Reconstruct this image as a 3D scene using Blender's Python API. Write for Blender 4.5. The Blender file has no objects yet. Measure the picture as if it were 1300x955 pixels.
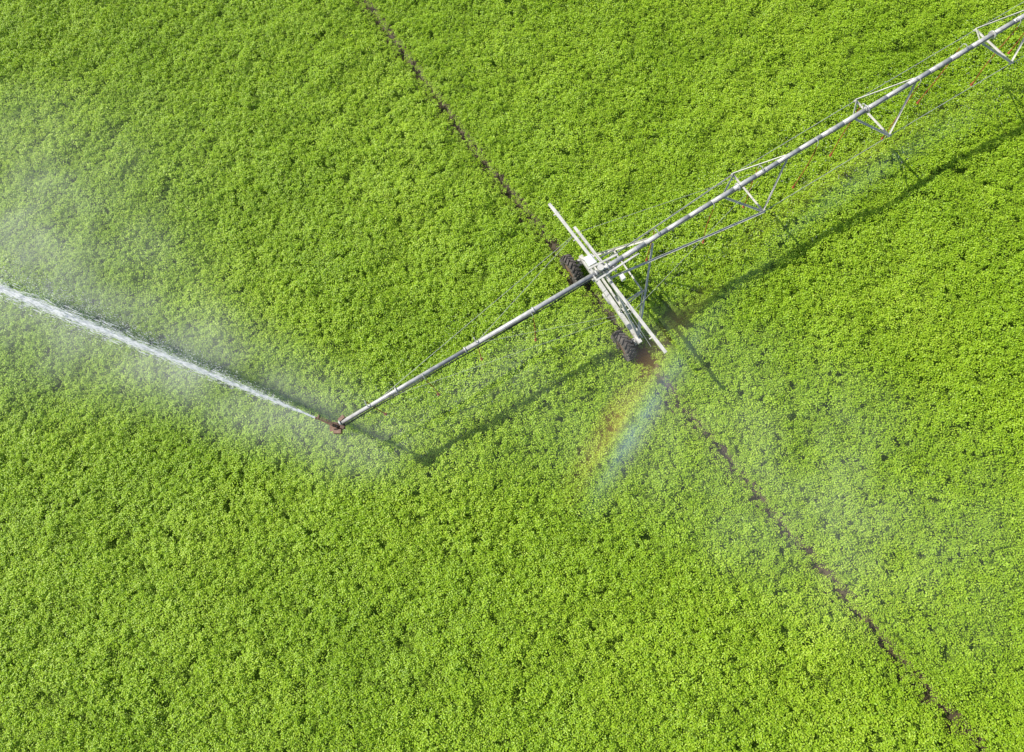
import bpy, math, random
import numpy as np
from mathutils import Vector, Matrix, Quaternion, Euler
rng=np.random.default_rng(7); random.seed(7)
S=bpy.context.scene
S.view_settings.view_transform='Standard'; S.view_settings.look='None'; S.view_settings.exposure=0
COL=S.collection

# ------------------------------------------------------------ camera (drone, 28 m up)
H=28.0
cam=bpy.data.cameras.new("drone_camera"); cam.sensor_width=36; cam.lens=24.01; cam.shift_y=-44.5/1300
cam.clip_end=6000; cam.clip_start=0.1
co=bpy.data.objects.new("drone_camera",cam); COL.objects.link(co); S.camera=co
U=Vector((-0.0981,0.3127,0.9448)).normalized()
X=(Vector((1,0,0))-U*U.x).normalized(); Y=U.cross(X)
co.matrix_world=Matrix(((X.x,X.y,X.z,0),(Y.x,Y.y,Y.z,0),(U.x,U.y,U.z,H),(0,0,0,1)))

# ------------------------------------------------------------ light
sd=Vector((.903,-.264,-1.0)).normalized()
sl=bpy.data.lights.new("sun",'SUN'); sl.energy=5.0; sl.angle=math.radians(.5); sl.color=(1,.965,.89)
so=bpy.data.objects.new("sun",sl); COL.objects.link(so); so.rotation_euler=sd.to_track_quat('-Z','Y').to_euler(); so.location=(-30,10,40)
w=bpy.data.worlds.new("World"); S.world=w; w.use_nodes=True
nt=w.node_tree; bg=nt.nodes['Background']; sk=nt.nodes.new('ShaderNodeTexSky'); sk.sky_type='NISHITA'; sk.sun_disc=False
sk.sun_elevation=math.asin(-sd.z); sk.sun_rotation=math.atan2(-sd.x,-sd.y)%(2*math.pi)
nt.links.new(sk.outputs[0],bg.inputs[0]); bg.inputs[1].default_value=.125

# ------------------------------------------------------------ material helpers
def newmat(n):
    m=bpy.data.materials.new(n); m.use_nodes=True; m.node_tree.nodes.clear()
    return m,m.node_tree.nodes,m.node_tree.links
def ramp(N,stops,interp='LINEAR'):
    r=N.new('ShaderNodeValToRGB'); r.color_ramp.interpolation=interp
    e=r.color_ramp.elements
    while len(e)<len(stops): e.new(.5)
    for i,(p,c) in enumerate(stops): e[i].position=p; e[i].color=c if len(c)==4 else (*c,1)
    return r
def noise(N,L,scale,detail=4,vec=None,rough=.55):
    n=N.new('ShaderNodeTexNoise'); n.inputs['Scale'].default_value=scale; n.inputs['Detail'].default_value=detail; n.inputs['Roughness'].default_value=rough
    if vec is not None: L.new(vec,n.inputs['Vector'])
    return n
def simple(name,c1,c2,scale,rough=.5,metal=0,bump=0,spots=None):
    m,N,L=newmat(name); o=N.new('ShaderNodeOutputMaterial'); p=N.new('ShaderNodeBsdfPrincipled'); L.new(p.outputs[0],o.inputs[0])
    tc=N.new('ShaderNodeTexCoord'); n=noise(N,L,scale,6,tc.outputs['Object'],.65)
    st=[(.3,c1),(.68,c2)]
    if spots: st=[(.25,spots),(.36,c1),(.68,c2)]
    r=ramp(N,st); L.new(n.outputs[0],r.inputs[0]); L.new(r.outputs[0],p.inputs['Base Color'])
    p.inputs['Roughness'].default_value=rough; p.inputs['Metallic'].default_value=metal
    if bump:
        b=N.new('ShaderNodeBump'); b.inputs['Strength'].default_value=bump; b.inputs['Distance'].default_value=.03; L.new(n.outputs[0],b.inputs['Height']); L.new(b.outputs[0],p.inputs['Normal'])
    return m
M_galv=simple("galvanised_steel",(.42,.41,.39),(.68,.67,.63),5,.42,.15,spots=(.26,.21,.16))
M_galv2=simple("galvanised_angle",(.52,.50,.45),(.74,.71,.64),4,.5,.1,spots=(.30,.23,.15))
M_cable=simple("steel_rod",(.42,.42,.38),(.56,.56,.52),3,.4,.3)
M_red=simple("red_hose",(.40,.07,.04),(.50,.13,.07),6,.5)
M_rust=simple("rusty_brown_steel",(.16,.08,.05),(.33,.22,.15),9,.7,.1)
M_tyre=simple("muddy_tyre",(.035,.032,.030),(.17,.145,.12),7,.85,0,.4)
M_black=simple("black_cable",(.03,.03,.03),(.06,.06,.06),5,.5)
M_box=simple("white_enamel",(.7,.7,.68),(.82,.81,.78),4,.35)
M_soil=simple("wet_soil",(.030,.022,.010),(.11,.08,.035),2.5,.75,0,.6)

# leaf
def leafmat(name):
    m,N,L=newmat(name); o=N.new('ShaderNodeOutputMaterial')
    g=N.new('ShaderNodeNewGeometry'); at=N.new('ShaderNodeAttribute'); at.attribute_name='lc'
    n1=noise(N,L,.16,1,g.outputs['Position'])
    a=N.new('ShaderNodeMath'); a.operation='MULTIPLY_ADD'; L.new(n1.outputs[0],a.inputs[0]); a.inputs[1].default_value=.5; a.inputs[2].default_value=0.0
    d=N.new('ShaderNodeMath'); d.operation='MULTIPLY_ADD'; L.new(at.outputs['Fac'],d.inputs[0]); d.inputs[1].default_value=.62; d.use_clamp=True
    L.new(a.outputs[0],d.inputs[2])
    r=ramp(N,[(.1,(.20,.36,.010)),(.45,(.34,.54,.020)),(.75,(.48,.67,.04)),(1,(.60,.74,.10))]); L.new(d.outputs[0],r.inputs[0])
    p=N.new('ShaderNodeBsdfDiffuse'); L.new(r.outputs[0],p.inputs[0])
    t=N.new('ShaderNodeBsdfTranslucent'); mx=N.new('ShaderNodeMix'); mx.data_type='RGBA'; mx.blend_type='MULTIPLY'; mx.inputs[0].default_value=1
    L.new(r.outputs[0],mx.inputs[6]); mx.inputs[7].default_value=(1.2,1.1,.5,1); L.new(mx.outputs[2],t.inputs[0])
    s=N.new('ShaderNodeMixShader'); s.inputs[0].default_value=.28; L.new(p.outputs[0],s.inputs[1]); L.new(t.outputs[0],s.inputs[2])
    gl=N.new('ShaderNodeBsdfGlossy'); gl.inputs['Roughness'].default_value=.42; gl.inputs[0].default_value=(1,1,1,1)
    s2=N.new('ShaderNodeMixShader'); s2.inputs[0].default_value=.025; L.new(s.outputs[0],s2.inputs[1]); L.new(gl.outputs[0],s2.inputs[2]); L.new(s2.outputs[0],o.inputs[0])
    return m
M_leaf=leafmat("crop_leaf")

# ------------------------------------------------------------ numpy helpers
def mesh_np(name,V,F,mat,smooth=False,fs=4):
    me=bpy.data.meshes.new(name); V=np.asarray(V,np.float32); F=np.asarray(F,np.int32)
    me.vertices.add(len(V)); me.vertices.foreach_set('co',V.ravel())
    me.loops.add(F.size); me.loops.foreach_set('vertex_index',F.ravel())
    me.polygons.add(len(F)); me.polygons.foreach_set('loop_start',np.arange(0,F.size,F.shape[1],dtype=np.int32))
    me.update(calc_edges=True); me.materials.append(mat)
    if smooth: me.polygons.foreach_set('use_smooth',[True]*len(F))
    return me
def obj(name,me,parent=None):
    o=bpy.data.objects.new(name,me); COL.objects.link(o)
    if parent: o.parent=parent
    return o
_lat={}
def vn(x,y,scale,seed):
    if seed not in _lat: _lat[seed]=np.random.default_rng(seed).random((128,128))
    G=_lat[seed]; x=x/scale+1000.; y=y/scale+1000.
    xi=np.floor(x).astype(int); yi=np.floor(y).astype(int); fx=x-xi; fy=y-yi; fx=fx*fx*(3-2*fx); fy=fy*fy*(3-2*fy)
    g=lambda a,b:G[a%128,b%128]
    return (g(xi,yi)*(1-fx)+g(xi+1,yi)*fx)*(1-fy)+(g(xi,yi+1)*(1-fx)+g(xi+1,yi+1)*fx)*fy

# ------------------------------------------------------------ track
TY=np.array([-60,-3.69,3.83,10.5,16.06,18.95,28.6,70.]); TX=np.array([56.,11.47,5.85,1.2,-2.56,-4.63,-10.7,-35.5])
def trackx(y): return np.interp(y,TY,TX)
def trackd(x,y): return np.abs(x-trackx(y)-.16*(vn(y,y*0,1.5,77)-.5))*.825

# ------------------------------------------------------------ ground
n=260; ax=np.concatenate([[-3000,-900,-300,-120],np.linspace(-46,36,n),[100,300,900,3000]]); ay=np.concatenate([[-3000,-900,-300,-80],np.linspace(-20,48,n),[100,300,900,3000]])
gx,gy=np.meshgrid(ax,ay); d=trackd(gx,gy)
gz=.10*vn(gx,gy,1.1,3)+.05*vn(gx,gy,.4,4)-.05-.16*np.exp(-(d/.28)**2)
m_=len(ax); k=len(ay); idx=np.arange(m_*k).reshape(k,m_)
F=np.stack([idx[:-1,:-1],idx[:-1,1:],idx[1:,1:],idx[1:,:-1]],-1).reshape(-1,4)
m,N,L=newmat("field_ground"); o=N.new('ShaderNodeOutputMaterial'); p=N.new('ShaderNodeBsdfPrincipled'); L.new(p.outputs[0],o.inputs[0]); p.inputs['Roughness'].default_value=.9
g=N.new('ShaderNodeNewGeometry'); n1=noise(N,L,2.2,8,g.outputs['Position'],.7); r=ramp(N,[(.3,(.08,.13,.008)),(.55,(.16,.26,.014)),(.75,(.24,.36,.02))]); L.new(n1.outputs[0],r.inputs[0])
L.new(r.outputs[0],p.inputs['Base Color']); b=N.new('ShaderNodeBump'); b.inputs['Strength'].default_value=1; b.inputs['Distance'].default_value=.3; L.new(n1.outputs[0],b.inputs['Height']); L.new(b.outputs[0],p.inputs['Normal'])
obj("ground",mesh_np("ground",np.stack([gx.ravel(),gy.ravel(),gz.ravel()],-1),F,m,True))
ys=np.arange(-25,55,.12); offs=np.linspace(-.42,.42,9); T=[]
for y in ys:
    for q in offs:
        T.append((float(trackx(y))+q/.825,y,0))
T=np.array(T); d=trackd(T[:,0],T[:,1])
T[:,2]=.10*vn(T[:,0],T[:,1],1.1,3)+.05*vn(T[:,0],T[:,1],.4,4)-.05-.16*np.exp(-(d/.28)**2)+.03+.03*vn(T[:,0],T[:,1],.12,9)
idx=np.arange(len(T)).reshape(len(ys),9); F=np.stack([idx[:-1,:-1],idx[:-1,1:],idx[1:,1:],idx[1:,:-1]],-1).reshape(-1,4)
obj("wheel_track",mesh_np("wheel_track",T,F,M_soil,True))

# ------------------------------------------------------------ crop plants
def bush(r,ox=0,oy=0,sc=1,lift=0,V=None,F=None,C=None):
    NC=14
    for s in range(NC):
        a=r.random()*2*math.pi; rad=.30*math.sqrt((s+.5)/NC)*(.8+.4*r.random())
        hz=.44-.75*rad**2+r.normal()*.040
        cx,cy=math.cos(a)*rad,math.sin(a)*rad
        cval=r.random(); nl=9
        for l in range(nl):
            aa=l/nl*2*math.pi*1.6+r.normal()*.35+s
            lv=l%3
            Lg=(.050+.026*r.random()); Wd=Lg*.66
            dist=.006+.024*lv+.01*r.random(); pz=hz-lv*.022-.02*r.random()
            dr=np.array([math.cos(aa),math.sin(aa),.20-.22*lv+r.normal()*.22]); dr/=np.linalg.norm(dr)
            dr=dr+np.array([math.cos(a),math.sin(a),0])*rad*.8; dr/=np.linalg.norm(dr)
            sd_=np.cross(dr,[0,0,1]); sd_/=np.linalg.norm(sd_)+1e-6; up=np.cross(sd_,dr)
            roll=r.normal()*.30; sd_=sd_*math.cos(roll)+up*math.sin(roll); up=np.cross(sd_,dr)
            b=np.array([cx,cy,pz])+dr*dist
            i=len(V); q=np.array([ox,oy,lift])
            V+= [q+sc*b, q+sc*(b+dr*Lg*.45+sd_*Wd/2+up*.010), q+sc*(b+dr*Lg-up*.012), q+sc*(b+dr*Lg*.45-sd_*Wd/2+up*.010)]
            F+= [(i,i+1,i+2),(i,i+2,i+3)]
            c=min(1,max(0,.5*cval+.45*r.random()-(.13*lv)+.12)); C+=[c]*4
def fin(name,V,F,C):
    me=mesh_np(name,np.array(V),np.array(F),M_leaf)
    at=me.attributes.new('lc','FLOAT','POINT'); at.data.foreach_set('value',np.array(C,np.float32))
    return bpy.data.objects.new(name,me)
pc=bpy.data.collections.new("crop_plant_parts")
NB=6; NPAT=24; sp=.33; CELL=.66
for i in range(NB):
    V,F,C=[],[],[]; bush(np.random.default_rng(100+i),V=V,F=F,C=C); pc.objects.link(fin("crop_plant_%02d"%i,V,F,C))
for i in range(NPAT):
    r=np.random.default_rng(300+i); V,F,C=[],[],[]
    for a in range(2):
        for b in range(2):
            h=r.random()
            bush(r,(a-.5)*sp+r.normal()*.07,(b-.5)*sp+r.normal()*.07,.88+.26*h+r.normal()*.05,-.05+.11*h,V,F,C)
    pc.objects.link(fin("crop_tuft_%02d"%i,V,F,C))
cx_,cy_=np.meshgrid(np.arange(-42,33,CELL),np.arange(-15,43,CELL)); cx_=cx_.ravel();cy_=cy_.ravel()
near=trackd(cx_,cy_)<.85
for (a,b) in ((4.2,10.1),(5.3,10.9),(2.9,8.6)): near|=np.hypot(cx_-a,cy_-b)<1.6
qx,qy=cx_[~near],cy_[~near]
qx=qx+rng.normal(0,.06,len(qx)); qy=qy+rng.normal(0,.06,len(qy))
def lf(x,y):
    a=.62; u=x*math.cos(a)+y*math.sin(a); v=-x*math.sin(a)+y*math.cos(a); wv=1.6*vn(x,y,3.5,41)
    up=np.clip((y-3)/12,.35,1)
    return .24*up*(vn(u/2.4+wv,v+wv,.95,42)-.5)+.24*(vn(x,y,2.3,21)-.5)+.12*(vn(x,y,7,22)-.5)
lift=lf(qx,qy)
e_=.3; tx_=(lf(qx,qy+e_)-lf(qx,qy-e_))/(2*e_); ty_=-(lf(qx+e_,qy)-lf(qx-e_,qy))/(2*e_)
s1=1.08+.05*rng.normal(size=len(qx))
P1=np.stack([qx,qy,lift],-1)
R1=np.stack([tx_*.7+rng.normal(0,.05,len(qx)),ty_*.7+rng.normal(0,.05,len(qx)),rng.random(len(qx))*6.283],-1)
Z1=.92+.25*vn(qx,qy,1.9,23); S1=np.stack([s1,s1,Z1],-1); I1=rng.integers(NB,NB+NPAT,len(qx))
px=[];py=[]
for x,y in zip(cx_[near],cy_[near]):
    for a in range(2):
        for b in range(2): px.append(x+(a-.5)*sp);py.append(y+(b-.5)*sp)
px=np.array(px)+rng.normal(0,.07,len(px));py=np.array(py)+rng.normal(0,.07,len(py))
d=trackd(px,py)
spot=np.exp(-(((px-4.2)**2+(py-10.15)**2)/.6**2))+.7*np.exp(-(((px-5.3)**2+(py-10.9)**2)/.5**2))+.9*np.exp(-(((px-2.9)**2+(py-8.6)**2)/.6**2))
# plants pushed aside from the rut so that a narrow slit stays open
dl=.245+.06*(vn(px,py,1.3,61)-.5)
sgn=np.sign(px-trackx(py)); push=np.where(d<dl,(dl-d),0); px=px+sgn*push*.9; py=py+sgn*push*.6; d=trackd(px,py)
keep=(rng.random(px.size)>spot*.8)
px,py,d,spot=[a[keep] for a in (px,py,d,spot)]
sc=.86+.30*rng.random(px.size); sc*=np.where(d<.45,.84,1)*(1-.3*np.clip(spot,0,1)); n2_=len(px)
P2=np.stack([px,py,np.full(n2_,-.01)+lf(px,py)*np.clip(d-.2,0,1)],-1); S2=np.stack([sc,sc,sc],-1)
R2=np.stack([rng.normal(0,.12,n2_),rng.normal(0,.12,n2_),rng.random(n2_)*6.283],-1); I2=rng.integers(0,NB,n2_)
PP=np.concatenate([P1,P2]);SS=np.concatenate([S1,S2]);RR=np.concatenate([R1,R2]);II=np.concatenate([I1,I2])
# nothing grows through the two tyres
kp=np.ones(len(PP),bool)
cr,sr=math.cos(math.radians(30)),math.sin(math.radians(30))
ls=(PP[:,0]-1.02)*cr+(PP[:,1]-10.8)*sr; ln_=(PP[:,0]-1.02)*sr-(PP[:,1]-10.8)*cr
for wn in (-1.86,2.26): kp&=~((np.abs(ls+.2)<.30)&(np.abs(ln_-wn)<.62))
PP,SS,RR,II=PP[kp],SS[kp],RR[kp],II[kp]
me=bpy.data.meshes.new("crop_foliage"); me.vertices.add(len(PP)); me.vertices.foreach_set('co',PP.astype(np.float32).ravel())
a=me.attributes.new('scl','FLOAT_VECTOR','POINT'); a.data.foreach_set('vector',SS.astype(np.float32).ravel())
EE=np.array([((Euler((r_[0],r_[1],0)).to_matrix()@Euler((0,0,r_[2])).to_matrix()).to_euler()) for r_ in RR],np.float32)
a=me.attributes.new('rot','FLOAT_VECTOR','POINT'); a.data.foreach_set('vector',EE.ravel())
a=me.attributes.new('idx','INT','POINT'); a.data.foreach_set('value',II.astype(np.int32))
me.materials.append(M_leaf)
fo=obj("crop_foliage",me)
gt=bpy.data.node_groups.new("scatter","GeometryNodeTree")
gt.interface.new_socket("Geometry",in_out='INPUT',socket_type='NodeSocketGeometry'); gt.interface.new_socket("Geometry",in_out='OUTPUT',socket_type='NodeSocketGeometry')
gi=gt.nodes.new('NodeGroupInput'); go=gt.nodes.new('NodeGroupOutput'); ip=gt.nodes.new('GeometryNodeInstanceOnPoints'); ci=gt.nodes.new('GeometryNodeCollectionInfo')
ci.inputs['Collection'].default_value=pc; ci.inputs['Separate Children'].default_value=True; ci.inputs['Reset Children'].default_value=True
def na(nm,t):
    q=gt.nodes.new('GeometryNodeInputNamedAttribute'); q.data_type=t; q.inputs[0].default_value=nm; return q.outputs[0]
gt.links.new(gi.outputs[0],ip.inputs['Points']); gt.links.new(ci.outputs[0],ip.inputs['Instance']); ip.inputs['Pick Instance'].default_value=True
gt.links.new(na('idx','INT'),ip.inputs['Instance Index']); gt.links.new(na('rot','FLOAT_VECTOR'),ip.inputs['Rotation']); gt.links.new(na('scl','FLOAT_VECTOR'),ip.inputs['Scale'])
gt.links.new(ip.outputs[0],go.inputs[0])
md=fo.modifiers.new("scatter",'NODES'); md.node_group=gt

# ------------------------------------------------------------ machine builder
class MB:
    def __init__(s): s.V=[];s.F=[]
    def sweep(s,p0,p1,sec0,sec1=None,caps=True,up=(0,0,1)):
        p0=Vector(p0);p1=Vector(p1);d=(p1-p0).normalized(); up=Vector(up)
        if abs(d.dot(up))>.97: up=Vector((1,0,0))
        a=d.cross(up).normalized(); b=a.cross(d); sec1=sec1 or sec0; i=len(s.V); n=len(sec0)
        for (x,y) in sec0: s.V.append(p0+a*x+b*y)
        for (x,y) in sec1: s.V.append(p1+a*x+b*y)
        for k in range(n): s.F.append((i+k,i+(k+1)%n,i+n+(k+1)%n,i+n+k))
        if caps: s.F.append(tuple(i+k for k in reversed(range(n)))); s.F.append(tuple(i+n+k for k in range(n)))
    def tube(s,p0,p1,r0,r1=None,seg=12):
        r1=r0 if r1 is None else r1
        c=lambda r:[(r*math.cos(2*math.pi*k/seg),r*math.sin(2*math.pi*k/seg)) for k in range(seg)]
        s.sweep(p0,p1,c(r0),c(r1))
    def angle(s,p0,p1,w=.06,t=.008,up=(0,0,1)):
        s.sweep(p0,p1,[(0,0),(w,0),(w,t),(t,t),(t,w),(0,w)],up=up)
    def bar(s,p0,p1,w,h,up=(0,0,1)):
        s.sweep(p0,p1,[(-w/2,-h/2),(w/2,-h/2),(w/2,h/2),(-w/2,h/2)],up=up)
    def poly(s,pts,r,seg=8):
        for a,b in zip(pts[:-1],pts[1:]): s.tube(a,b,r,seg=seg)
    def make(s,name,mat,parent,smooth=False,bevel=0):
        me=bpy.data.meshes.new(name); me.from_pydata([tuple(v) for v in s.V],[],s.F); me.update(); me.materials.append(mat)
        if smooth:
            me.polygons.foreach_set('use_smooth',[len(p.vertices)==4 for p in me.polygons])
        o=obj(name,me,parent)
        if bevel:
            b=o.modifiers.new('b','BEVEL'); b.width=bevel; b.segments=2
        return o
root=bpy.data.objects.new("center_pivot_irrigator",None); COL.objects.link(root); root.location=(1.02,10.8,0); root.rotation_euler=(0,0,math.radians(30))
P=lambda s,n,z:Vector((s,-n,z))
def zp(s):
    if s<0: return 3.72+.016*s
    q=min(s,40); return 3.72+.95*math.sin(math.pi*q/46.)**.9 if q>0 else 3.72
mb=MB(); ss=list(np.arange(0,46.1,1.0))
for a,b in zip(ss[:-1],ss[1:]): mb.tube(P(a,0,zp(a)),P(b,0,zp(b)),.10,seg=16)
for s in np.arange(0.3,46,5.9): 
    mb.tube(P(s-.03,0,zp(s)),P(s+.03,0,zp(s)),.165,seg=16)
for s in np.arange(1.6,46,2.95): mb.tube(P(s-.012,0,zp(s)),P(s+.012,0,zp(s)),.115,seg=16)
mb.make("span_pipe",M_galv,root,True)
mb=MB()
for a,b,r in ((-.1,-6.0,.10),(-6.0,-11.45,.085)):
    mb.tube(P(a,0,zp(a)),P(b,0,zp(b)),r,seg=16)
for s in (-.2,-3,-6,-9,-11.4): mb.tube(P(s-.03,0,zp(s)),P(s+.03,0,zp(s)),.135,seg=16)
mb.make("overhang_pipe",M_galv,root,True)
mb=MB(); mb.poly([P(s,.07*math.sin(s*1.3)*.4+.10,zp(s)+.07) for s in np.arange(-11.3,30,.6)],.017,6)
mb.poly([P(s,.13+.015*math.sin(s*2),zp(s)-.06) for s in np.arange(-11.3,0,.6)],.026,6)
mb.make("electric_cable",M_black,root)
mb=MB(); rods=MB(); nodes=[7.0,12.95,18.9,24.8,30.7,36.6]; zt=lambda s:zp(s)-1.22
hw=1.02
for s in nodes:
    for sg in (-1,1):
        nd=P(s,sg*hw,zt(s))
        for ds in (-1.45,1.45):
            mb.angle(P(s+ds,sg*.07,zp(s+ds)-.03),nd,.066,.01)
        mb.tube(nd+Vector((-.08,0,0)),nd+Vector((.08,0,0)),.045,seg=8)
    mb.angle(P(s,-hw,zt(s)),P(s,hw,zt(s)),.06,.01)
for sg in (-1,1):
    pts=[P(1.0,sg*.42,zp(1)-.35)]+[P(s,sg*hw,zt(s)) for s in nodes]+[P(42,sg*.4,zp(42)-.4)]
    for a,b in zip(pts[:-1],pts[1:]):
        rods.tube(a,b,.014,seg=6)
    mb.angle(P(.25,sg*.35,zp(0)-.25),P(7.0,sg*hw,zt(7)+.02),.07 if sg>0 else .04,.01)
mb.make("truss_frames",M_galv2,root)
tw=MB(); yb=[-1.95,2.35]; sb=.36; zb=.98
tw.bar(P(sb,yb[0]-.1,zb),P(sb,yb[1]+.25,zb),.17,.17)
tw.bar(P(sb+.2,yb[0]+.3,zb-.03),P(sb+.2,yb[1]+.1,zb-.03),.05,.09)
for i,n_ in enumerate(yb):
    sg=-1 if i==0 else 1
    tw.angle(P(sb,n_,zb+.06),P(.15,sg*.12,zp(0)-.05),.1,.012)
    tw.angle(P(sb+.1,n_-sg*.1,zb+.06),P(2.25,sg*.10,zp(2.2)-.06),.085,.012)
    tw.angle(P(sb,n_*.45,zb+.05),P(.26,sg*(abs(n_)*.5),2.45),.05,.008)
    tw.angle(P(sb,n_*.40,zb+.05),P(1.35,sg*(abs(n_)*.5),2.5),.05,.008)
tw.angle(P(.26,-.98,2.4),P(.26,1.15,2.4),.06,.01)
tw.angle(P(1.3,-1.0,2.4),P(1.3,1.1,2.4),.055,.01)
tw.angle(P(.26,-.98,2.4),P(1.3,-1.0,2.4),.05,.01); tw.angle(P(.26,1.15,2.4),P(1.3,1.1,2.4),.05,.01)
tw.angle(P(sb,2.3,zb+.1),P(1.3,1.1,2.4),.05,.01)
tw.bar(P(-.35,-.28,zp(0)+.02),P(-.35,.32,zp(0)+.02),.06,.12); tw.bar(P(.5,-.3,zp(0)-.02),P(.5,.34,zp(0)-.02),.06,.12)
tw.bar(P(-.38,-.27,zp(0)+.13),P(.9,-.2,zp(0)+.1),.07,.05); tw.bar(P(-.38,.3,zp(0)+.12),P(1.6,.2,zp(0)+.1),.07,.05)
tw.tube(P(0,0,zp(0)-.3),P(0,0,zp(0)+.32),.07,seg=12); tw.tube(P(0,0,zp(0)+.28),P(0,0,zp(0)+.36),.13,seg=12)
tw.bar(P(-.4,.0,zp(0)-.3),P(.75,.0,zp(0)-.3),.3,.03)
for n_ in (-1.86,2.26): tw.bar(P(-.05,n_,.62),P(sb,n_,.62),.1,.1)
tw.make("drive_tower",M_galv2,root)
bo=MB()
bo.bar(P(-.08,-3.72,3.42),P(.34,3.98,3.42),.12,.10)
bo.bar(P(.24,-2.3,3.36),P(.36,0.2,3.36),.11,.09)
for q in (-3.2,-1.8,1.8,3.2): bo.bar(P(.1+.05*q-.12,q,3.36),P(.1+.05*q+.16,q,3.36),.05,.04)
bo.make("spray_boom",M_galv2,root,bevel=.008)
bx=MB(); bx.bar(P(-.1,-.72,3.62),P(-.1,-.38,3.62),.3,.42); bx.bar(P(.62,.5,3.5),P(.62,.72,3.5),.16,.24)
bx.bar(P(-.12,-.76,3.85),P(-.12,-.34,3.85),.36,.03)
bx.make("tower_control_box",M_box,root,bevel=.012)
gm=MB()
for n_ in yb:
    gm.tube(P(.2,n_,.62),P(.52,n_,.62),.17,.13,14); gm.bar(P(sb,n_,.62),P(sb,n_,zb-.05),.14,.2)
gm.tube(P(sb,yb[0],.72),P(sb,yb[1],.72),.028,seg=8)
gm.tube(P(sb+.0,-.1,.78),P(sb+.0,.45,.78),.14,.13,14)
gm.make("drive_motor",M_galv,root,True)
def wheel(n_,name):
    prof=[(-.15,.34),(-.19,.42),(-.185,.54),(-.14,.60),(-.05,.625),(.05,.625),(.14,.60),(.185,.54),(.19,.42),(.15,.34)]
    t=MB(); seg=48
    for k in range(seg):
        a=2*math.pi*k/seg
        for (x,r) in prof: t.V.append(Vector((x,r*math.cos(a),r*math.sin(a))))
    m=len(prof)
    for k in range(seg):
        for j in range(m-1):
            a=k*m+j;b=((k+1)%seg)*m+j; t.F.append((a,b,b+1,a+1))
    for k in range(20):
        for sg in (-1,1):
            a=2*math.pi*(k+(.5 if sg>0 else 0))/20; b=a+.24
            p0=Vector((0.0,.65*math.cos(a),.65*math.sin(a))); p1=Vector((sg*.20,.60*math.cos(b),.60*math.sin(b)))
            t.bar(p0,p1,.06,.10,up=(0,math.cos(a),math.sin(a)))
    o=t.make(name,M_tyre,root); o.location=P(-.2,n_,.64); o.rotation_euler=(random.random(),0,math.radians(2))
    r=MB(); r.tube((-.13,0,0),(-.10,0,0),.36,seg=32); r.tube((.05,0,0),(.09,0,0),.36,seg=32)
    r.tube((-.14,0,0),(.2,0,0),.09,seg=12)
    for k in range(8): r.tube((-.15,.14*math.cos(k*.785),.14*math.sin(k*.785)),(-.09,.14*math.cos(k*.785),.14*math.sin(k*.785)),.018,seg=6)
    q=r.make(name+"_rim",M_rust,root,True); q.location=o.location; q.rotation_euler=o.rotation_euler
wheel(-1.86,"rear_wheel"); wheel(2.26,"front_wheel")
for sg in (-1,1):
    for s in (-9.6,-5.4):
        rods.tube(P(s,sg*.05,zp(s)+.07),P(.15,sg*2.0,3.45),.010 if sg<0 else .006,seg=6)
    rods.tube(P(.15,sg*2.0,3.45),P(7.0,sg*.2,zp(7)-.1),.007,seg=6)
    rods.tube(P(0,sg*3.5,3.46),P(0,0,zp(0)+.3),.007,seg=6)
rods.make("truss_rods",M_cable,root)
hz=MB(); wt=MB()
drops=list(np.arange(-10.2,-1,2.35))+list(np.arange(2.6,44,2.35))
for i,s in enumerate(drops):
    sg=1 if i%2 else -1
    g0=P(s,0,zp(s)+.08); wt.poly([g0,P(s,sg*.02,zp(s)+.2),P(s,sg*.12,zp(s)+.25),P(s,sg*.22,zp(s)+.17),P(s,sg*.24,zp(s)-.05)],.016,6)
    z0=zp(s)-.05; zl=1.35
    pts=[P(s+.10*math.sin(q*2.+i)*q,sg*.24+.07*math.sin(q*3+i*2)*q,z0+(zl-z0)*q) for q in np.linspace(0,1,8)]
    hz.poly(pts,.018,6)
    e=pts[-1]; hz.tube(e,e-Vector((0,0,.16)),.03,.045,8); hz.tube(e-Vector((0,0,.2)),e-Vector((0,0,.215)),.06,seg=10)
hz.make("drop_hoses",M_red,root); wt.make("goosenecks",M_galv,root)
eg=MB(); ze=zp(-11.5)
eg.tube(P(-11.42,0,ze),P(-11.62,0,ze),.075,seg=12); eg.tube(P(-11.62,0,ze-.08),P(-11.62,0,ze+.30),.06,seg=12)
eg.tube(P(-11.62,0,ze+.12),P(-11.62,0,ze+.17),.14,seg=14); eg.bar(P(-11.85,-.1,ze-.1),P(-11.3,.12,ze-.1),.3,.03)
eg.bar(P(-11.75,.16,ze-.02),P(-11.5,.3,ze-.02),.16,.2); eg.bar(P(-11.4,-.1,ze+.05),P(-11.15,-.16,ze+.05),.14,.12)
gunP=P(-11.62,0,ze+.30); Mi=Matrix.Rotation(math.radians(30),4,'Z'); 
jd=Vector((-.9327,.3608,0)); jl=Mi.inverted()@jd; el=math.radians(24); bd=(jl*math.cos(el)+Vector((0,0,math.sin(el)))).normalized()
eg.tube(gunP,gunP+bd*.62,.055,.028,12); eg.tube(gunP+bd*.6,gunP+bd*.68,.045,seg=12)
sdv=bd.cross(Vector((0,0,1))).normalized(); eg.bar(gunP+sdv*.08-bd*.3,gunP+sdv*.08+bd*.55,.03,.03); eg.bar(gunP+sdv*.06-bd*.42,gunP+sdv*.06-bd*.28,.12,.1)
eg.bar(gunP+bd*.56-sdv*.02,gunP+bd*.6+sdv*.14,.05,.09)
eg.make("end_gun",M_rust,root,bevel=.006)
gunW=Matrix.Translation(root.location)@Mi@(gunP+bd*.68)

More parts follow.
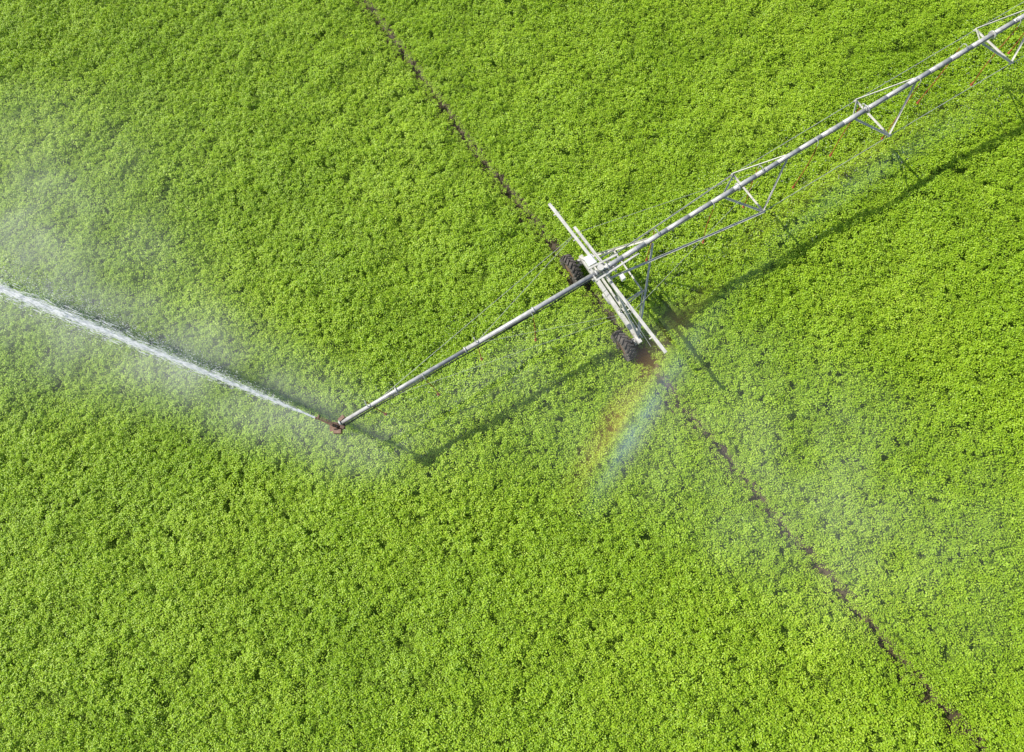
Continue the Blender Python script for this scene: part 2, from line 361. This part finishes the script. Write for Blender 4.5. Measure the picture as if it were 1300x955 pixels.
# ------------------------------------------------------------ water
def watermat(name,alpha,ns=1.2,attr=None,lo=.35,hi=.7,tl=.5):
    m,N,L=newmat(name); o=N.new('ShaderNodeOutputMaterial'); d=N.new('ShaderNodeBsdfDiffuse'); d.inputs[0].default_value=(.97,.97,.97,1)
    t=N.new('ShaderNodeBsdfTranslucent'); t.inputs[0].default_value=(.97,.97,.97,1); a=N.new('ShaderNodeMixShader'); a.inputs[0].default_value=tl
    L.new(d.outputs[0],a.inputs[1]); L.new(t.outputs[0],a.inputs[2])
    if attr is None: L.new(a.outputs[0],o.inputs[0]); return m
    tr=N.new('ShaderNodeBsdfTransparent'); s=N.new('ShaderNodeMixShader'); L.new(tr.outputs[0],s.inputs[1]); L.new(a.outputs[0],s.inputs[2]); L.new(s.outputs[0],o.inputs[0])
    g=N.new('ShaderNodeNewGeometry'); n=noise(N,L,ns,3,g.outputs['Position'],.6); mr=N.new('ShaderNodeMapRange'); mr.inputs[1].default_value=lo; mr.inputs[2].default_value=hi; L.new(n.outputs[0],mr.inputs[0])
    at=N.new('ShaderNodeAttribute'); at.attribute_name=attr; mm=N.new('ShaderNodeMath'); mm.operation='MULTIPLY'; L.new(mr.outputs[0],mm.inputs[0]); L.new(at.outputs['Fac'],mm.inputs[1])
    m2=N.new('ShaderNodeMath'); m2.operation='MULTIPLY'; m2.inputs[1].default_value=alpha; L.new(mm.outputs[0],m2.inputs[0]); L.new(m2.outputs[0],s.inputs[0])
    return m
M_drop=watermat("water_droplets",1,tl=.2)
M_mist=watermat("spray_mist",1,.35,'dens',lo=.2,hi=.7,tl=.12)
def jetpos(x):
    return np.stack([gunW.x+jd.x*x,gunW.y+jd.y*x,gunW.z+x*math.tan(el)-9.8*x*x/(2*30**2*math.cos(el)**2)],-1)
def jetdir(x):
    s=math.tan(el)-9.8*x/(30**2*math.cos(el)**2); v=np.stack([jd.x+0*x,jd.y+0*x,s],-1); return v/np.linalg.norm(v,axis=1,keepdims=True)
nup=np.array([-.35,.1,.93])
def streaks(name,c,dr,ln,wd,mat,jit=.5):
    n=len(c); rv=nup+rng.normal(size=(n,3))*jit; sd_=np.cross(dr,rv); sd_/=np.linalg.norm(sd_,axis=1,keepdims=True)+1e-9
    L=(ln/2)[:,None]; W=(wd/2)[:,None]
    V=np.stack([c-dr*L,c+sd_*W,c+dr*L,c-sd_*W],1).reshape(-1,3)
    F=np.arange(n*4).reshape(n,4).astype(np.int32)
    return obj(name,mesh_np(name,V,F,mat))
n=30000; x=26*rng.random(n)**.85; spd=.008+.0058*x
tail=rng.random(n)
c=jetpos(x); e=rng.normal(size=(n,3))*spd[:,None]*np.where(tail<.66,.36,np.where(tail<.88,1.1,2.6))[:,None]; e[:,2]-=np.abs(rng.normal(size=n))*.006*x
core=(x>7.2); e[core]*=.9
streaks("water_jet",c+e,jetdir(x)+rng.normal(0,.02,(n,3)),.10+.30*rng.random(n),.008+.012*rng.random(n)+.004*core,M_drop,.35)
n=28000; x=1+26*rng.random(n)**.8; c=jetpos(x); fall=np.abs(rng.normal(size=n)); w_=.04+.055*x
c[:,2]-=fall*w_*1.1; c[:,0]+=rng.normal(size=n)*w_*.6+fall*w_*.25; c[:,1]+=rng.normal(size=n)*w_*.5+fall*w_*.45
dv=np.stack([-.6+rng.normal(0,.25,n),.25+rng.normal(0,.2,n),-.4+rng.normal(0,.3,n)],-1); dv/=np.linalg.norm(dv,axis=1,keepdims=True)
kk=c[:,2]>.5; c=c[kk]; dv=dv[kk]
streaks("spray_droplets",c,dv,.03+.05*rng.random(len(c)),.006+.007*rng.random(len(c)),M_drop)
C=[];D=[]
Mw=Matrix.Translation(root.location)@Mi
for i,s in enumerate(drops):
    if s>26: continue
    o_=Mw@P(s,(.24 if i%2 else -.24),1.2); k=350
    a=rng.random(k)*6.283; r=2.4*np.sqrt(rng.random(k)); z=o_.z+.1-.35*(r/2.4)**2+rng.normal(0,.12,k)
    C.append(np.stack([o_.x+np.cos(a)*r,o_.y+np.sin(a)*r,np.maximum(z,.55)],-1)); D.append(np.stack([np.cos(a),np.sin(a),-.2-.3*r],-1))
C=np.concatenate(C);D=np.concatenate(D);D/=np.linalg.norm(D,axis=1,keepdims=True)
streaks("sprinkler_spray",C,D,.04+.08*rng.random(len(C)),.004+.004*rng.random(len(C)),M_drop)
def G(x,y,cx,cy,sx,sy,ang=0):
    c_,s_=math.cos(ang),math.sin(ang); dx=x-cx;dy=y-cy; a=dx*c_+dy*s_; b=-dx*s_+dy*c_; return np.exp(-.5*((a/sx)**2+(b/sy)**2))
V=[];F=[];Dn=[]; base=0
ja=math.atan2(jd.y,jd.x)
for li,z in enumerate((1.5,3.0)):
    ax=np.linspace(-60,30,150); ay=np.linspace(-14,46,100); gx,gy=np.meshgrid(ax,ay)
    gz=z+.5*vn(gx,gy,4,50+li)
    dn=.13*G(gx,gy,-29,14,7.5,3.2,ja)+.13*G(gx,gy,-16.5,8.4,6,1.1,ja)+.06*G(gx,gy,-12.5,6,3.,.9,ja)+.03*G(gx,gy,-27,18,7,3.5)
    if li==0: dn=dn+.06*G(gx,gy,-5.4,5.9,3.0,.7,.53)+.10*G(gx,gy,8,3.4,5.5,2.6,-.5)+.02*G(gx,gy,13,16.3,7,.8,.53)+.02*G(gx,gy,-1,6,3,2)
    edge=np.clip((dn-.006)/.02,0,1); dn=dn*edge
    idx=np.arange(gx.size).reshape(gx.shape)+base
    f=np.stack([idx[:-1,:-1],idx[:-1,1:],idx[1:,1:],idx[1:,:-1]],-1).reshape(-1,4)
    mx=dn.ravel()[f-base].max(1); f=f[mx>0]
    V.append(np.stack([gx.ravel(),gy.ravel(),gz.ravel()],-1));F.append(f);Dn.append(dn.ravel()); base+=gx.size
me=mesh_np("spray_mist",np.concatenate(V),np.concatenate(F),M_mist,True); a=me.attributes.new('dens','FLOAT','POINT'); a.data.foreach_set('value',np.concatenate(Dn).astype(np.float32))
obj("spray_mist",me)
# refracted sunlight painted as fixed colour bands on a translucent ribbon
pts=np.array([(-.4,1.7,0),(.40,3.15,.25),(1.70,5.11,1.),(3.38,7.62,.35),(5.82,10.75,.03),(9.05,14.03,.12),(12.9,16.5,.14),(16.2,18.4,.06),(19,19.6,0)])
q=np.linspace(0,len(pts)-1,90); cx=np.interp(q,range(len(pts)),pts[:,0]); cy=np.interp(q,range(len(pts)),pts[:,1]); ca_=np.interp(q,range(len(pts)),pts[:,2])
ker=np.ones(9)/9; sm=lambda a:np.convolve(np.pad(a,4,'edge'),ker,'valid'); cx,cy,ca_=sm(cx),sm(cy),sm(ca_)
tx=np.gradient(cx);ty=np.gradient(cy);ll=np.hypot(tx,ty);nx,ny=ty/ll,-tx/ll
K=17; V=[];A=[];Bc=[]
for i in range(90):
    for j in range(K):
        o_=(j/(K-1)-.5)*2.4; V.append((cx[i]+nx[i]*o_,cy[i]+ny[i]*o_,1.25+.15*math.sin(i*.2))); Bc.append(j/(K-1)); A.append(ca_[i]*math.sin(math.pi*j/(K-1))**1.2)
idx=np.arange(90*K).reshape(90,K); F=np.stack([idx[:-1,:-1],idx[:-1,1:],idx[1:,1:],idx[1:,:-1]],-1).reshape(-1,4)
m=watermat("rainbow_paint",.28,.8,'dens',lo=.15,hi=.6,tl=.15); N=m.node_tree.nodes; L=m.node_tree.links
at=N.new('ShaderNodeAttribute'); at.attribute_name='band'; r=ramp(N,[(.1,(.95,.42,.10)),(.38,(1.,.64,.12)),(.54,(.65,.85,.35)),(.68,(.42,.62,.95)),(.9,(.65,.6,.9))]); L.new(at.outputs['Fac'],r.inputs[0])  # ramp paints the bow's spectrum across the ribbon, orange to violet
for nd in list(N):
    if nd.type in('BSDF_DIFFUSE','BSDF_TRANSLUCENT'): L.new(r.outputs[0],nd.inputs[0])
me=mesh_np("painted_rainbow",np.array(V),F,m,True)
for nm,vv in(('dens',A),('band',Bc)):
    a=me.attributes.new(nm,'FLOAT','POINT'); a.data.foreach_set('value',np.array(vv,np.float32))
obj("painted_rainbow",me)
